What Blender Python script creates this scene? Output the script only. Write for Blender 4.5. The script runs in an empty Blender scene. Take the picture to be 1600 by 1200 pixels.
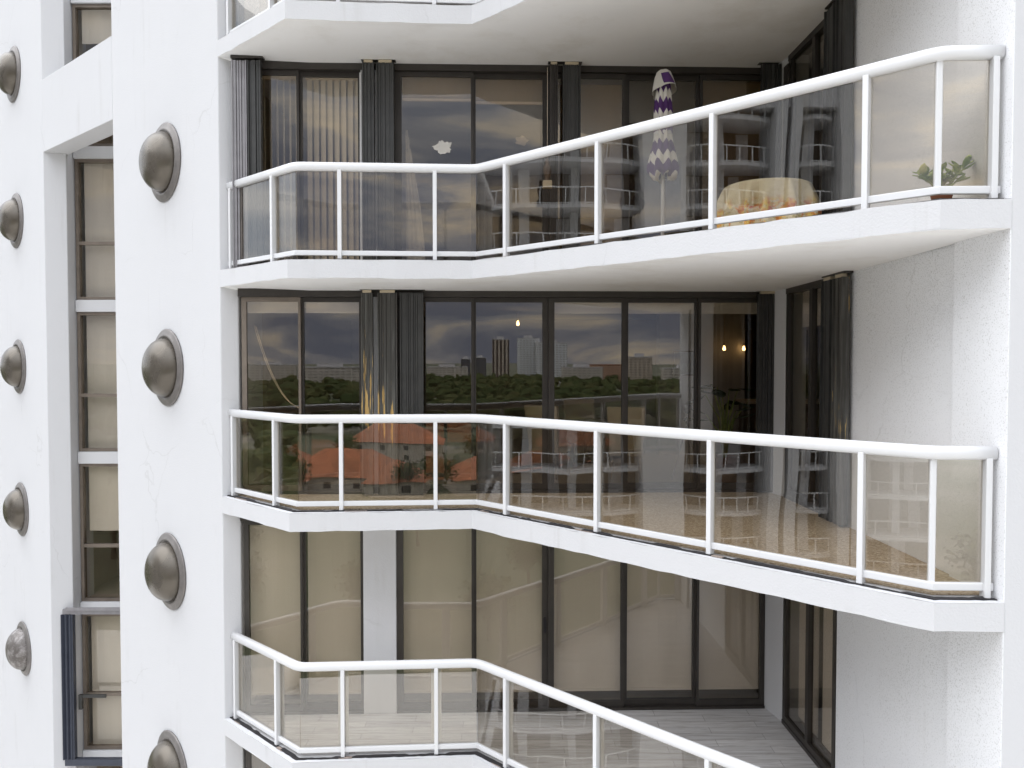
import bpy, bmesh, math, random
from mathutils import Vector
R = math.radians
random.seed(7)
S = bpy.context.scene
COL = S.collection

# ------------------------------------------------------------------ camera
cd = bpy.data.cameras.new("camera")
cam = bpy.data.objects.new("camera", cd); COL.objects.link(cam)
cd.sensor_width = 36; cd.lens = 28.0; cd.clip_end = 20000
cam.location = (0, 0, 0); cam.rotation_euler = (R(90 - 1.7), 0, 0)
S.camera = cam

# ------------------------------------------------------------------ view, sky, sun
S.view_settings.view_transform = 'Standard'; S.view_settings.look = 'None'
S.view_settings.exposure = 0.13; S.view_settings.gamma = 1.0
try: S.view_settings.use_curve_mapping = False
except Exception: pass
SUN_EL, SUN_AZ = 46, 262          # degrees; azimuth clockwise from +Y: behind the camera and to its left
w = bpy.data.worlds.new("World"); S.world = w; w.use_nodes = True
nt = w.node_tree; nt.nodes.clear()
def WN(t, **k):
    n = nt.nodes.new(t)
    for a, b in k.items(): setattr(n, a, b)
    return n
def wl(a, b): nt.links.new(a, b)
out = WN('ShaderNodeOutputWorld'); bg = WN('ShaderNodeBackground'); wl(bg.outputs[0], out.inputs[0])
sky = WN('ShaderNodeTexSky', sky_type='NISHITA'); sky.sun_disc = False
sky.sun_elevation = R(SUN_EL); sky.sun_rotation = R(SUN_AZ)
tc = WN('ShaderNodeTexCoord'); mp = WN('ShaderNodeMapping'); mp.inputs['Scale'].default_value = (2.2, 2.2, 9.0)
wl(tc.outputs['Generated'], mp.inputs[0])
ns = WN('ShaderNodeTexNoise'); ns.inputs['Scale'].default_value = 2.3; ns.inputs['Detail'].default_value = 9
ns.inputs['Roughness'].default_value = .55; ns.inputs['Distortion'].default_value = .5; wl(mp.outputs[0], ns.inputs['Vector'])
cr = WN('ShaderNodeValToRGB'); wl(ns.outputs[0], cr.inputs[0])
e = cr.color_ramp.elements
e[0].position = .43; e[0].color = (4.4, 4.8, 6.2, 1); e[1].position = .64; e[1].color = (16, 13.6, 10.4, 1)
x = e.new(.53); x.color = (7.6, 7.6, 8.2, 1)
sp = WN('ShaderNodeSeparateXYZ'); wl(tc.outputs['Generated'], sp.inputs[0])
mr = WN('ShaderNodeMapRange'); mr.inputs[1].default_value = .22; mr.inputs[2].default_value = .50; wl(sp.outputs[2], mr.inputs[0])
dr = WN('ShaderNodeMapRange'); dr.inputs[1].default_value = -.50; dr.inputs[2].default_value = -.12; wl(sp.outputs[1], dr.inputs[0])   # storm only over the city behind the camera
mxx = WN('ShaderNodeMath', operation='MAXIMUM'); wl(mr.outputs[0], mxx.inputs[0]); wl(dr.outputs[0], mxx.inputs[1])
pale = WN('ShaderNodeValToRGB'); wl(ns.outputs[0], pale.inputs[0]); q = pale.color_ramp.elements
q[0].position = .38; q[0].color = (12.0, 13.2, 15.2, 1); q[1].position = .62; q[1].color = (20.0, 20.1, 20.4, 1)
hi = WN('ShaderNodeMixRGB'); hi.inputs[0].default_value = .88; wl(sky.outputs[0], hi.inputs[1]); wl(pale.outputs[0], hi.inputs[2])
mx = WN('ShaderNodeMixRGB'); wl(mxx.outputs[0], mx.inputs[0]); wl(cr.outputs[0], mx.inputs[1]); wl(hi.outputs[0], mx.inputs[2])
zg = WN('ShaderNodeMapRange'); zg.inputs[1].default_value = .30; zg.inputs[2].default_value = .95; zg.inputs[3].default_value = 1.0; zg.inputs[4].default_value = 2.5; wl(sp.outputs[2], zg.inputs[0])   # overcast: brightest overhead
zm = WN('ShaderNodeVectorMath', operation='SCALE'); wl(mx.outputs[0], zm.inputs[0]); wl(zg.outputs[0], zm.inputs[3])
wl(zm.outputs[0], bg.inputs[0]); bg.inputs[1].default_value = .085
sd = bpy.data.lights.new("sun", 'SUN'); sd.energy = 1.05; sd.angle = R(60); sd.color = (1, .985, .965)
sun = bpy.data.objects.new("sun", sd); COL.objects.link(sun)
_az = R(SUN_AZ); _d = Vector((math.sin(_az)*math.cos(R(SUN_EL)), math.cos(_az)*math.cos(R(SUN_EL)), math.sin(R(SUN_EL))))
sun.rotation_euler = _d.to_track_quat('Z', 'Y').to_euler(); sun.location = (-20, -20, 40)
S.cycles.transparent_max_bounces = 24; S.cycles.max_bounces = 8; S.cycles.glossy_bounces = 5
S.cycles.caustics_reflective = False; S.cycles.caustics_refractive = False

# ------------------------------------------------------------------ materials
class NT:
    def __init__(s, name):
        s.m = bpy.data.materials.new(name); s.m.use_nodes = True; s.t = s.m.node_tree; s.t.nodes.clear()
        s.out = s.n('ShaderNodeOutputMaterial')
    def n(s, t, **k):
        x = s.t.nodes.new(t)
        for a, b in k.items():
            if a.startswith('i_'): x.inputs[a[2:].replace('_', ' ')].default_value = b
            else: setattr(x, a, b)
        return x
    def l(s, a, b): s.t.links.new(a, b)
    def noise(s, scale, detail=4, rough=.5, vec=None, dist=0):
        x = s.n('ShaderNodeTexNoise'); x.inputs['Scale'].default_value = scale; x.inputs['Detail'].default_value = detail
        x.inputs['Roughness'].default_value = rough; x.inputs['Distortion'].default_value = dist
        if vec is not None: s.l(vec, x.inputs['Vector'])
        return x.outputs[0]
    def obj(s, scale=(1, 1, 1)):
        t = s.n('ShaderNodeTexCoord'); m = s.n('ShaderNodeMapping'); m.inputs['Scale'].default_value = scale
        s.l(t.outputs['Object'], m.inputs[0]); return m.outputs[0]
    def ramp(s, fac, stops):
        r = s.n('ShaderNodeValToRGB'); s.l(fac, r.inputs[0]); e = r.color_ramp.elements
        e[0].position, e[0].color = stops[0][0], (*stops[0][1], 1); e[1].position, e[1].color = stops[-1][0], (*stops[-1][1], 1)
        for p, c in stops[1:-1]: q = e.new(p); q.color = (*c, 1)
        return r.outputs[0]
    def mix(s, fac, a, b, bt='MIX'):
        m = s.n('ShaderNodeMixRGB', blend_type=bt)
        for i, v in enumerate((fac, a, b)):
            if hasattr(v, 'is_linked') or hasattr(v, 'links'): s.l(v, m.inputs[i])
            elif i == 0: m.inputs[0].default_value = v
            else: m.inputs[i].default_value = (*v, 1)
        return m.outputs[0]
    def math(s, op, a, b=None):
        m = s.n('ShaderNodeMath', operation=op)
        for i, v in enumerate((a, b)):
            if v is None: continue
            if isinstance(v, (int, float)): m.inputs[i].default_value = v
            else: s.l(v, m.inputs[i])
        return m.outputs[0]
    def bump(s, h, strength, dist=.01):
        b = s.n('ShaderNodeBump'); b.inputs['Strength'].default_value = strength; b.inputs['Distance'].default_value = dist
        s.l(h, b.inputs['Height']); return b.outputs[0]
    def bsdf(s, color, rough=.6, metal=0, normal=None, spec=.5, coat=0):
        p = s.n('ShaderNodeBsdfPrincipled')
        if isinstance(color, tuple): p.inputs['Base Color'].default_value = (*color, 1)
        else: s.l(color, p.inputs['Base Color'])
        if isinstance(rough, (int, float)): p.inputs['Roughness'].default_value = rough
        else: s.l(rough, p.inputs['Roughness'])
        p.inputs['Metallic'].default_value = metal
        p.inputs['Specular IOR Level'].default_value = spec
        if coat: p.inputs['Coat Weight'].default_value = coat
        if normal is not None: s.l(normal, p.inputs['Normal'])
        s.l(p.outputs[0], s.out.inputs[0]); return p

def plain(name, c, rough=.6, metal=0, var=.06, scale=6, bump=0, bscale=60, spec=.5, coat=0):
    g = NT(name); v = g.obj()
    n = g.noise(scale, 5, .6, v)
    col = g.mix(n, tuple(max(0, q*(1-var*2)) for q in c), tuple(min(1, q*(1+var*2)) for q in c))
    nm = g.bump(g.noise(bscale, 3, .5, v), bump, .01) if bump else None
    g.bsdf(col, rough, metal, nm, spec, coat); return g.m

def stucco(name, base, grain=.25, stains=.10, gscale=55, specks=0):
    g = NT(name); v = g.obj()
    big = g.noise(.55, 5, .6, v)
    col = g.mix(big, tuple(q*(1-.05) for q in base), base)
    strv = g.obj((3.5, 3.5, .16))
    st = g.ramp(g.noise(1.3, 6, .65, strv), [(.56, (0, 0, 0)), (.78, (1, 1, 1))])
    pt = g.ramp(g.noise(.8, 4, .6, v), [(.5, (0, 0, 0)), (.72, (1, 1, 1))])
    f = g.math('MULTIPLY', g.math('MULTIPLY', st, pt), stains*4)
    col = g.mix(f, col, tuple(q*.62 for q in (base[0], base[1]*.96, base[2]*.88)))
    vc = g.n('ShaderNodeTexVoronoi'); vc.feature = 'DISTANCE_TO_EDGE'; vc.inputs['Scale'].default_value = .55
    wv = g.n('ShaderNodeMixRGB'); wv.inputs[0].default_value = .30; g.l(v, wv.inputs[1]); nc = g.n('ShaderNodeTexNoise'); nc.inputs['Scale'].default_value = 2.5; nc.inputs['Detail'].default_value = 6; g.l(v, nc.inputs['Vector']); g.l(nc.outputs['Color'], wv.inputs[2]); g.l(wv.outputs[0], vc.inputs['Vector'])
    ck = g.math('MULTIPLY', g.math('LESS_THAN', vc.outputs['Distance'], .0035), g.ramp(g.noise(.7, 3, .5, v), [(.52, (0, 0, 0)), (.62, (1, 1, 1))]))
    col = g.mix(g.math('MULTIPLY', ck, .17), col, (.30, .29, .27))
    if specks:
        sc = g.noise(95, 2, .5, v)
        msk = g.noise(.9, 4, .6, v)
        t = g.n('ShaderNodeTexCoord'); z = g.n('ShaderNodeSeparateXYZ'); g.l(t.outputs['Object'], z.inputs[0])
        fl = g.math('FRACT', g.math('DIVIDE', g.math('ADD', z.outputs[2], 7.29+28), 2.8))   # 0 at a floor, 1 at the next: mildew under each slab
        up = g.math('POWER', fl, 2.2)
        th = g.math('ADD', g.math('MULTIPLY', up, .085), g.math('MULTIPLY', msk, .16))
        d = g.math('GREATER_THAN', g.math('ADD', sc, th), .72)
        col = g.mix(g.math('MULTIPLY', d, specks), col, (.20, .20, .17))
    h = g.math('ADD', g.noise(gscale, 3, .6, v), g.math('MULTIPLY', g.noise(7, 3, .5, v), .8))
    g.bsdf(col, .9, 0, g.bump(h, grain, .012), .25); return g.m

def glass(name, tint, f0, wave=.0, wscale=1.2, rough=0.0):
    g = NT(name)
    lw = g.n('ShaderNodeLayerWeight'); lw.inputs[0].default_value = .5
    v = g.obj((1, 1, .7)); nm = g.bump(g.noise(wscale, 1.5, .45, v), wave, .05) if wave else None
    p = g.math('POWER', lw.outputs['Facing'], 5)
    fac = g.math('ADD', g.math('MULTIPLY', p, 1 - f0), f0)
    tr = g.n('ShaderNodeBsdfTransparent'); tr.inputs[0].default_value = (*tint, 1)
    gl = g.n('ShaderNodeBsdfGlossy'); gl.inputs['Roughness'].default_value = rough
    if nm is not None: g.l(nm, gl.inputs['Normal'])
    m = g.n('ShaderNodeMixShader'); g.l(fac, m.inputs[0]); g.l(tr.outputs[0], m.inputs[1]); g.l(gl.outputs[0], m.inputs[2])
    g.l(m.outputs[0], g.out.inputs[0]); return g.m

M = {}
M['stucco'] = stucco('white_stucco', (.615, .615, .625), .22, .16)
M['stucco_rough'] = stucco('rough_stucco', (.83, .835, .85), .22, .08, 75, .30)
M['edge'] = stucco('slab_stucco', (.615, .615, .625), .26, .24)
g = NT('painted_soffit'); v = g.obj(); c = g.mix(g.ramp(g.noise(1.1, 6, .65, v), [(.50, (0, 0, 0)), (.68, (1, 1, 1))]), (.86, .855, .85), (.78, .765, .74))
c = g.mix(g.ramp(g.noise(.9, 4, .6, g.obj((.4, 4, 1))), [(.56, (0, 0, 0)), (.7, (1, 1, 1))]), c, (.88, .875, .86)); g.bsdf(c, .9, 0, g.bump(g.noise(40, 3, .5, v), .15), .2); M['soffit'] = g.m
M['rail'] = plain('white_enamel', (.70, .70, .705), .32, 0, .01, 3, .02, 8, .5)
M['frame'] = plain('bronze_anodised', (.048, .042, .037), .42, .3, .18, 5, .04, 30)
M['frame_light'] = plain('faded_bronze', (.20, .165, .135), .45, .3, .18, 5, .05, 30)
M['dark'] = plain('dark_shutter', (.050, .050, .048), .42, .2, .2, 9, .05, 60)
M['greyshut'] = plain('grey_shutter', (.26, .25, .26), .42, .2, .15, 9, .05, 60)
M['blueshut'] = plain('blue_grey_shutter', (.055, .062, .085), .42, .2, .12, 9, .05, 60)
M['tan'] = plain('tan_nylon', (.50, .42, .30), .6)
g = NT('peeling_shutter'); v = g.obj((9, 9, .55)); n = g.noise(1.6, 5, .6, v)
t_ = g.n('ShaderNodeTexCoord'); z_ = g.n('ShaderNodeSeparateXYZ'); g.l(t_.outputs['Object'], z_.inputs[0])
zz = g.n('ShaderNodeMapRange'); zz.inputs[1].default_value = .55; zz.inputs[2].default_value = -1.0; g.l(z_.outputs[2], zz.inputs[0])
z2 = g.n('ShaderNodeMapRange'); z2.inputs[1].default_value = -1.05; z2.inputs[2].default_value = -.65; g.l(z_.outputs[2], z2.inputs[0])
th = g.math('ADD', n, g.math('MULTIPLY', g.math('MULTIPLY', zz.outputs[0], z2.outputs[0]), .19))
pm = g.ramp(th, [(.67, (0, 0, 0)), (.69, (1, 1, 1))])
gy = g.ramp(g.math('ADD', g.noise(2.2, 5, .6, g.obj((9, 9, .5))), g.math('MULTIPLY', zz.outputs[0], .12)), [(.5, (.055, .052, .046)), (.7, (.13, .13, .12))])
g.bsdf(g.mix(pm, gy, g.mix(g.noise(5, 3), (.62, .34, .09), (.50, .42, .20))), .45, .1); M['peel'] = g.m
M['rglass'] = glass('bronze_rail_glass', (.88, .855, .81), .115, .08, .9)
M['wglass'] = glass('bronze_window_glass', (.90, .87, .82), .105, .035, .5)
M['tglass'] = glass('tower_window_glass', (.88, .86, .82), .05, .05, .8)
# floors
g = NT('tan_granular_floor'); v = g.obj()
c = g.ramp(g.noise(38, 5, .75, v), [(.36, (.27, .20, .13)), (.5, (.50, .40, .28)), (.64, (.74, .66, .54))])
c = g.mix(g.noise(2.5, 4, .6, v), c, g.mix(.5, c, (.27, .20, .13))); g.bsdf(c, .55, 0, g.bump(g.noise(90, 3), .25), .3); M['floor_tan'] = g.m
g = NT('grey_plank_tile'); v = g.obj()
bt = g.n('ShaderNodeTexBrick'); g.l(v, bt.inputs['Vector']); bt.inputs['Scale'].default_value = 1; bt.inputs['Brick Width'].default_value = 1.2
bt.inputs['Row Height'].default_value = .16; bt.inputs['Mortar Size'].default_value = .003; bt.inputs['Mortar Smooth'].default_value = .1
bt.inputs['Color1'].default_value = (.66, .65, .65, 1); bt.inputs['Color2'].default_value = (.55, .545, .55, 1); bt.inputs['Mortar'].default_value = (.30, .29, .28, 1)
gr = g.ramp(g.noise(2.0, 7, .65, g.obj((1.1, 13, 1)), .8), [(.42, (1, 1, 1)), (.60, (.78, .76, .75)), (.72, (.52, .49, .47))])
g.bsdf(g.mix(1, bt.outputs[0], gr, 'MULTIPLY'), .5, 0, None, .3); M['floor_plank'] = g.m
M['inner_wall'] = plain('cream_plaster', (.46, .40, .33), .9)
M['inner_light'] = plain('pale_plaster', (.58, .56, .56), .9)
M['inner_floor'] = plain('beige_tile', (.26, .21, .16), .35)
M['inner_dark'] = plain('brown_wood', (.11, .07, .045), .5, 0, .25, 3)
g = NT('beige_blind'); v = g.obj((1, 1, 60)); c = g.mix(g.noise(3, 3, .5, v), (.82, .785, .745), (.87, .84, .805)); g.bsdf(c, .85, 0, g.bump(g.noise(4, 2, .5, g.obj((1, 1, 90))), .12), .2); M['blind'] = g.m
g = NT('grey_blind'); v = g.obj((1, 1, 50)); c = g.mix(g.noise(3, 3, .5, v), (.72, .70, .69), (.78, .76, .75)); g.bsdf(c, .85, 0, None, .2); M['blind_pale'] = g.m
M['blind_brown'] = plain('brown_shade', (.30, .22, .13), .85, 0, .08, 20)
M['blind_dark'] = plain('dark_shade', (.07, .058, .045), .85, 0, .1, 20)
M['bar'] = plain('cream_bar', (.72, .60, .46), .5)
M['vblind'] = plain('cream_vertical_slat', (.80, .74, .64), .7, 0, .05, 6)
M['crack'] = plain('black_gap', (.022, .02, .021), .95, 0, .3, 30)
M['flake'] = plain('flaking_tile', (.27, .22, .19), .9, 0, .3, 25)
g = NT('bronze_dome'); v = g.obj()
c = g.mix(g.noise(3, 5, .6, v), (.075, .065, .052), (.15, .13, .105)); rg = g.math('ADD', g.math('MULTIPLY', g.noise(5, 5, .6, v),   .25), .17)
g.bsdf(c, rg, .42, None, .5, 0); M['dome'] = g.m
g = NT('weathered_dome'); v = g.obj()
c = g.mix(g.ramp(g.noise(9, 5, .7, v), [(.45, (0, 0, 0)), (.65, (1, 1, 1))]), (.14, .125, .115), (.32, .30, .29)); g.bsdf(c, .45, .3, g.bump(g.noise(9, 4), .3, .03)); M['dome_old'] = g.m
M['flange'] = plain('dull_metal', (.19, .175, .165), .5, .4, .25, 8, .1, 30)

# ------------------------------------------------------------------ mesh building
class MB:
    def __init__(s): s.v = []; s.f = []; s.sm = []; s.mi = []; s.uv = None
    def add(s, vs, fs, smooth=False, mi=0):
        o = len(s.v); s.v += [tuple(p) for p in vs]
        for f in fs: s.f.append(tuple(i + o for i in f)); s.sm.append(smooth); s.mi.append(mi)
    def box(s, a, b, mi=0):
        x0, x1 = sorted((a[0], b[0])); y0, y1 = sorted((a[1], b[1])); z0, z1 = sorted((a[2], b[2]))
        s.prism([(x0, y0), (x1, y0), (x1, y1), (x0, y1)], z0, z1, mi)
    def prism(s, poly, z0, z1, mi=0):
        area = sum(poly[i][0]*poly[(i+1) % len(poly)][1] - poly[(i+1) % len(poly)][0]*poly[i][1] for i in range(len(poly)))
        if area < 0: poly = poly[::-1]
        n = len(poly)
        vs = [(x, y, z0) for x, y in poly] + [(x, y, z1) for x, y in poly]
        fs = [tuple(range(n-1, -1, -1)), tuple(range(n, 2*n))] + [(i, (i+1) % n, n+(i+1) % n, n+i) for i in range(n)]
        s.add(vs, fs, False, mi)
    def seg(s, a, b, z0, z1, back, front=0, mi=0):      # slab standing on segment a-b: 'back' to the left of a->b, 'front' to its right
        d = Vector((b[0]-a[0], b[1]-a[1])); d.normalize(); n = Vector((-d.y, d.x))
        s.prism([(a[0]-n.x*front, a[1]-n.y*front), (b[0]-n.x*front, b[1]-n.y*front), (b[0]+n.x*back, b[1]+n.y*back), (a[0]+n.x*back, a[1]+n.y*back)], z0, z1, mi)
    def tube(s, pts, r, k=10, mi=0, caps=True):
        pts = [Vector(p) for p in pts]; rs = r if isinstance(r, (list, tuple)) else [r]*len(pts)
        rings = []
        for i, p in enumerate(pts):
            d = (pts[min(i+1, len(pts)-1)] - pts[max(i-1, 0)]).normalized()
            u = d.cross(Vector((0, 0, 1)))
            if u.length < .05: u = d.cross(Vector((1, 0, 0)))
            u.normalize(); w_ = d.cross(u)
            rings.append([p + (u*math.cos(2*math.pi*j/k) + w_*math.sin(2*math.pi*j/k))*rs[i] for j in range(k)])
        vs = [q for r_ in rings for q in r_]; fs = []
        for i in range(len(rings)-1):
            for j in range(k): fs.append((i*k+j, i*k+(j+1) % k, (i+1)*k+(j+1) % k, (i+1)*k+j))
        if caps: fs += [tuple(range(k-1, -1, -1)), tuple(range((len(rings)-1)*k, len(rings)*k))]
        s.add(vs, fs, True, mi)
    def lathe(s, prof, o=(0, 0, 0), k=32, mi=0, rf=None, zf=None):      # prof: (radius, z)
        vs = []; fs = []
        for i, (r, z) in enumerate(prof):
            for j in range(k):
                a = 2*math.pi*j/k; q = r if rf is None else rf(r, z, a)
                vs.append((o[0]+q*math.cos(a), o[1]+q*math.sin(a), o[2]+(z if zf is None else zf(z, a))))
        for i in range(len(prof)-1):
            for j in range(k): fs.append((i*k+j, i*k+(j+1) % k, (i+1)*k+(j+1) % k, (i+1)*k+j))
        s.add(vs, fs, True, mi)
    def sweep(s, path, prof, z):      # path: 2D polyline; prof: (offset to the left, height) closed loop; mitred
        n = len(path); vs = []; m = len(prof)
        for i, p in enumerate(path):
            p = Vector(p[:2]); ds = []
            if i > 0: ds.append((p-Vector(path[i-1][:2])).normalized())
            if i < n-1: ds.append((Vector(path[i+1][:2])-p).normalized())
            nn = Vector((0, 0))
            for d in ds: nn += Vector((-d.y, d.x))
            nn.normalize(); k = 1/max(.3, nn.dot(Vector((-ds[0].y, ds[0].x))))
            for o, h in prof: vs.append((p.x+nn.x*o*k, p.y+nn.y*o*k, z+h))
        fs = [(i*m+j, (i+1)*m+j, (i+1)*m+(j+1) % m, i*m+(j+1) % m) for i in range(n-1) for j in range(m)]
        fs += [tuple(range(m)), tuple(range((n-1)*m+m-1, (n-1)*m-1, -1))]
        s.add(vs, fs)
    def build(s, name, mat, parent=None, smooth_angle=None, bevel=0):
        me = bpy.data.meshes.new(name); me.from_pydata(s.v, [], s.f)
        for m in (mat if isinstance(mat, (list, tuple)) else [mat]): me.materials.append(m)
        for p, a, i in zip(me.polygons, s.sm, s.mi): p.use_smooth = a; p.material_index = i
        bm = bmesh.new(); bm.from_mesh(me); bmesh.ops.recalc_face_normals(bm, faces=bm.faces); bm.to_mesh(me); bm.free()
        o = bpy.data.objects.new(name, me); COL.objects.link(o)
        if parent is not None: o.parent = parent
        if bevel:
            b = o.modifiers.new('bevel', 'BEVEL'); b.width = bevel; b.segments = 2; b.limit_method = 'ANGLE'; b.angle_limit = R(40)
        return o
def empty(name, loc, label=None, cat=None, group=None):
    o = bpy.data.objects.new(name, None); COL.objects.link(o); o.location = loc; o.empty_display_size = .1
    return tag(o, label, cat, group)
def tag(o, label=None, cat=None, group=None, kind=None):
    if label: o['label'] = label
    if cat: o['category'] = cat
    if group: o['group'] = group
    if kind: o['kind'] = kind
    return o
def put(o, root):       # parent keeping world coordinates (roots are never rotated)
    o.parent = root; o.location = o.location - root.location if root.rotation_euler.z == 0 else o.location
    return o

# ------------------------------------------------------------------ the tower: plan and levels (metres, camera at the origin)
F = 2.8
LV = [6.71, 3.91, 1.11, -1.69, -4.49, -7.29, -10.09]     # floor levels, top to bottom
GROUND = -30.0
P = [(-3.60, 9.85), (-2.46, 8.76), (-.444, 8.90), (2.946, 5.51), (3.43, 5.50)]     # slab edge
RL = [(-3.50, 9.915), (-2.40, 8.875), (-.40, 9.00), (3.00, 5.63), (3.415, 5.62)]    # railing line
def wp(s, off=0.0): return (s + off*.03, 10.05 + .03*s - off)                       # window wall
def sp_(Y, off=0.0): return (3.34 + .03*(9.75 - Y) - off, Y)                        # right side wall
MUL = [-3.373, -2.643, -1.878, -1.463, -.484, .461, 1.435, 2.366, 3.252]

tower = empty('apartment_building', (0, 12, GROUND), 'white stucco apartment tower with angular balconies and bronze glass doors', 'building')
def T(mb, name, mat, bevel=0, parent=None):
    o = mb.build(name, mat, None, bevel=bevel)
    if parent is None: put(o, tower)
    else:
        o.parent = parent
    return o
TOP = 14.0
b = MB(); b.prism([(-3.60, 9.85), (-3.41, 9.95), (-3.41, 10.9), (-5.70, 13.3), (-5.75, 12.85), (-6.17, 12.42)], GROUND, TOP); T(b, 'pier', M['stucco'], .012)
b = MB(); b.prism([(3.43, 5.50), (3.405, 6.15), (3.52, 6.15), (3.6, 6.5), (9, 6.6), (9, 5.67)], GROUND, TOP); T(b, 'pier', M['stucco'], .012)
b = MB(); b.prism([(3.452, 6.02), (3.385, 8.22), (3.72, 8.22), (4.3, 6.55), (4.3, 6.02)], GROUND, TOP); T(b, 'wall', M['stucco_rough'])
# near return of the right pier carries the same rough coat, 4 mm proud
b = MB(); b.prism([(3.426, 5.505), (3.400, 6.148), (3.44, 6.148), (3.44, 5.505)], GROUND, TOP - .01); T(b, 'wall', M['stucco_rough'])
# small-dome wall, recess wall, beam between the piers
b = MB(); b.prism([(-8.38, 14.35), (-14.5, 20.6), (-14.2, 21.2), (-8.035, 15.2), (-8.035, 14.46)], GROUND, TOP); T(b, 'pier', M['stucco'], .012)
b = MB(); b.prism([(-8.38, 14.35), (-6.17, 12.42), (-5.93, 12.70), (-8.14, 14.63)], 3.72, 5.0); T(b, 'beam', M['stucco'], .01)

# recess window stack (fronto wall at Y = 14.65)
WY = 14.65; WX0, WX1 = -8.02, -6.0
b = MB(); b.box((WX1, WY, GROUND), (-5.2, WY+.25, TOP)); T(b, 'wall', M['stucco'])
b = MB(); b.box((WX0, WY+.05, GROUND), (WX1, WY+.25, LV[-1]-.22)); T(b, 'wall', M['stucco'])
for z in LV:
    b = MB(); b.box((WX0, WY+.012, z-.22), (WX1, WY+.24, z)); T(b, 'wall', M['stucco'], .008)
def frame_rect(b, x0, x1, y, z0, z1, t, d, mids=()):
    b.box((x0, y, z0), (x0+t, y+d, z1)); b.box((x1-t, y, z0), (x1, y+d, z1))
    b.box((x0+t, y, z0), (x1-t, y+d, z0+t)); b.box((x0+t, y, z1-t), (x1-t, y+d, z1))
    for m in mids: b.box((x0+t, y+.006, m-t*.55), (x1-t, y+d-.006, m+t*.55))
names_l = ['uppermost', 'second', 'third', 'fourth', 'lowest']
blind_cfg = {3.91: (.0, .25), 1.11: (0, 1), -1.69: (0, 1), -4.49: (.50, 1), -7.29: (0, 1), -10.09: (0, 1)}
blab = {3.91: 'short roller blind at the top of the window above the slanting white beam',
        1.11: 'pale grey roller blind in the tall left window just under the slanting beam',
        -1.69: 'pale roller blind fully down in the second tall window below the slanting beam',
        -4.49: 'half lowered tan roller blind in the left tower window with a dark lower half',
        -7.29: 'tan roller blind in the left tower window framed by dark blue shutter rails'}
for z in LV[1:6]:
    z0, z1 = z + .004, z + F - .224
    b = MB(); frame_rect(b, WX0+.004, WX1, WY+.06, z0, z1, .055, .10, (z0 + 1.04,))
    wn = T(b, 'window', M['frame_light'])
    b = MB(); b.box((WX0+.06, WY+.105, z0+.055), (WX1-.055, WY+.113, z0+1.04-.03)); b.box((WX0+.06, WY+.115, z0+1.04+.03), (WX1-.055, WY+.123, z1-.055))
    T(b, 'pane', M['tglass'], 0, wn)
    lo, hi_ = blind_cfg[z]
    zb = z0 + (z1 - z0)*lo if hi_ == 1 else z1 - (z1 - z0)*hi_
    b = MB(); k = 16; xs = [WX0+.08+(WX1-WX0-.1)*i/k for i in range(k+1)]
    b.prism([(x_, WY+.24+.012*math.sin(i*1.7)) for i, x_ in enumerate(xs)] + [(x_, WY+.25+.012*math.sin(i*1.7)) for i, x_ in reversed(list(enumerate(xs)))], zb, z1)
    o = b.build('roller_blind', M['blind_pale'] if z > -4 else M['blind']); tag(o, blab[z], 'blind', 'roller blinds in the left tower windows')
b = MB(); b.box((WX0-.2, WY+1.8, GROUND), (WX1+.2, WY+1.9, TOP)); b.box((WX0-.3, WY+.25, GROUND), (WX0-.2, WY+1.9, TOP)); b.box((WX1+.2, WY+.25, GROUND), (WX1+.3, WY+1.9, TOP))
for z in LV: b.box((WX0-.2, WY+.26, z-.2), (WX1+.2, WY+1.8, z))
T(b, 'interior_wall', M['inner_wall'])

# storm-shutter rails round the lowest tower window
sh = empty('window_shutter', (-8.2, WY, -7.29), 'dark blue grey accordion shutter folded beside the lowest left tower window', 'shutter')
b = MB(); b.box((-8.20, WY-.10, -4.62), (-6.2, WY-.004, -4.53)); b.box((-8.13, WY-.13, -4.55), (-6.2, WY-.10, -4.49)); put(b.build('track', M['greyshut']), sh)
b = MB(); b.box((-8.20, WY-.10, -7.42), (-6.2, WY-.004, -7.30)); put(b.build('track', M['blueshut']), sh)
b = MB()
for i in range(5): b.seg((-8.21+.036*i, WY-.13+.05*(i % 2)), (-8.21+.036*(i+1), WY-.13+.05*((i+1) % 2)), -7.30, -4.62, .02)
b.box((-8.05, WY-.10, -7.30), (-8.02, WY-.004, -4.62)); put(b.build('slats', M['blueshut']), sh)
b = MB(); b.box((-7.96, WY+.02, -6.21), (-7.50, WY+.055, -6.15)); b.box((-7.99, WY-.0, -6.42), (-7.93, WY+.055, -6.15)); put(b.build('latch', M['dark']), sh)
sh.location.y -= .19; sh.location.x += .02

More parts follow.
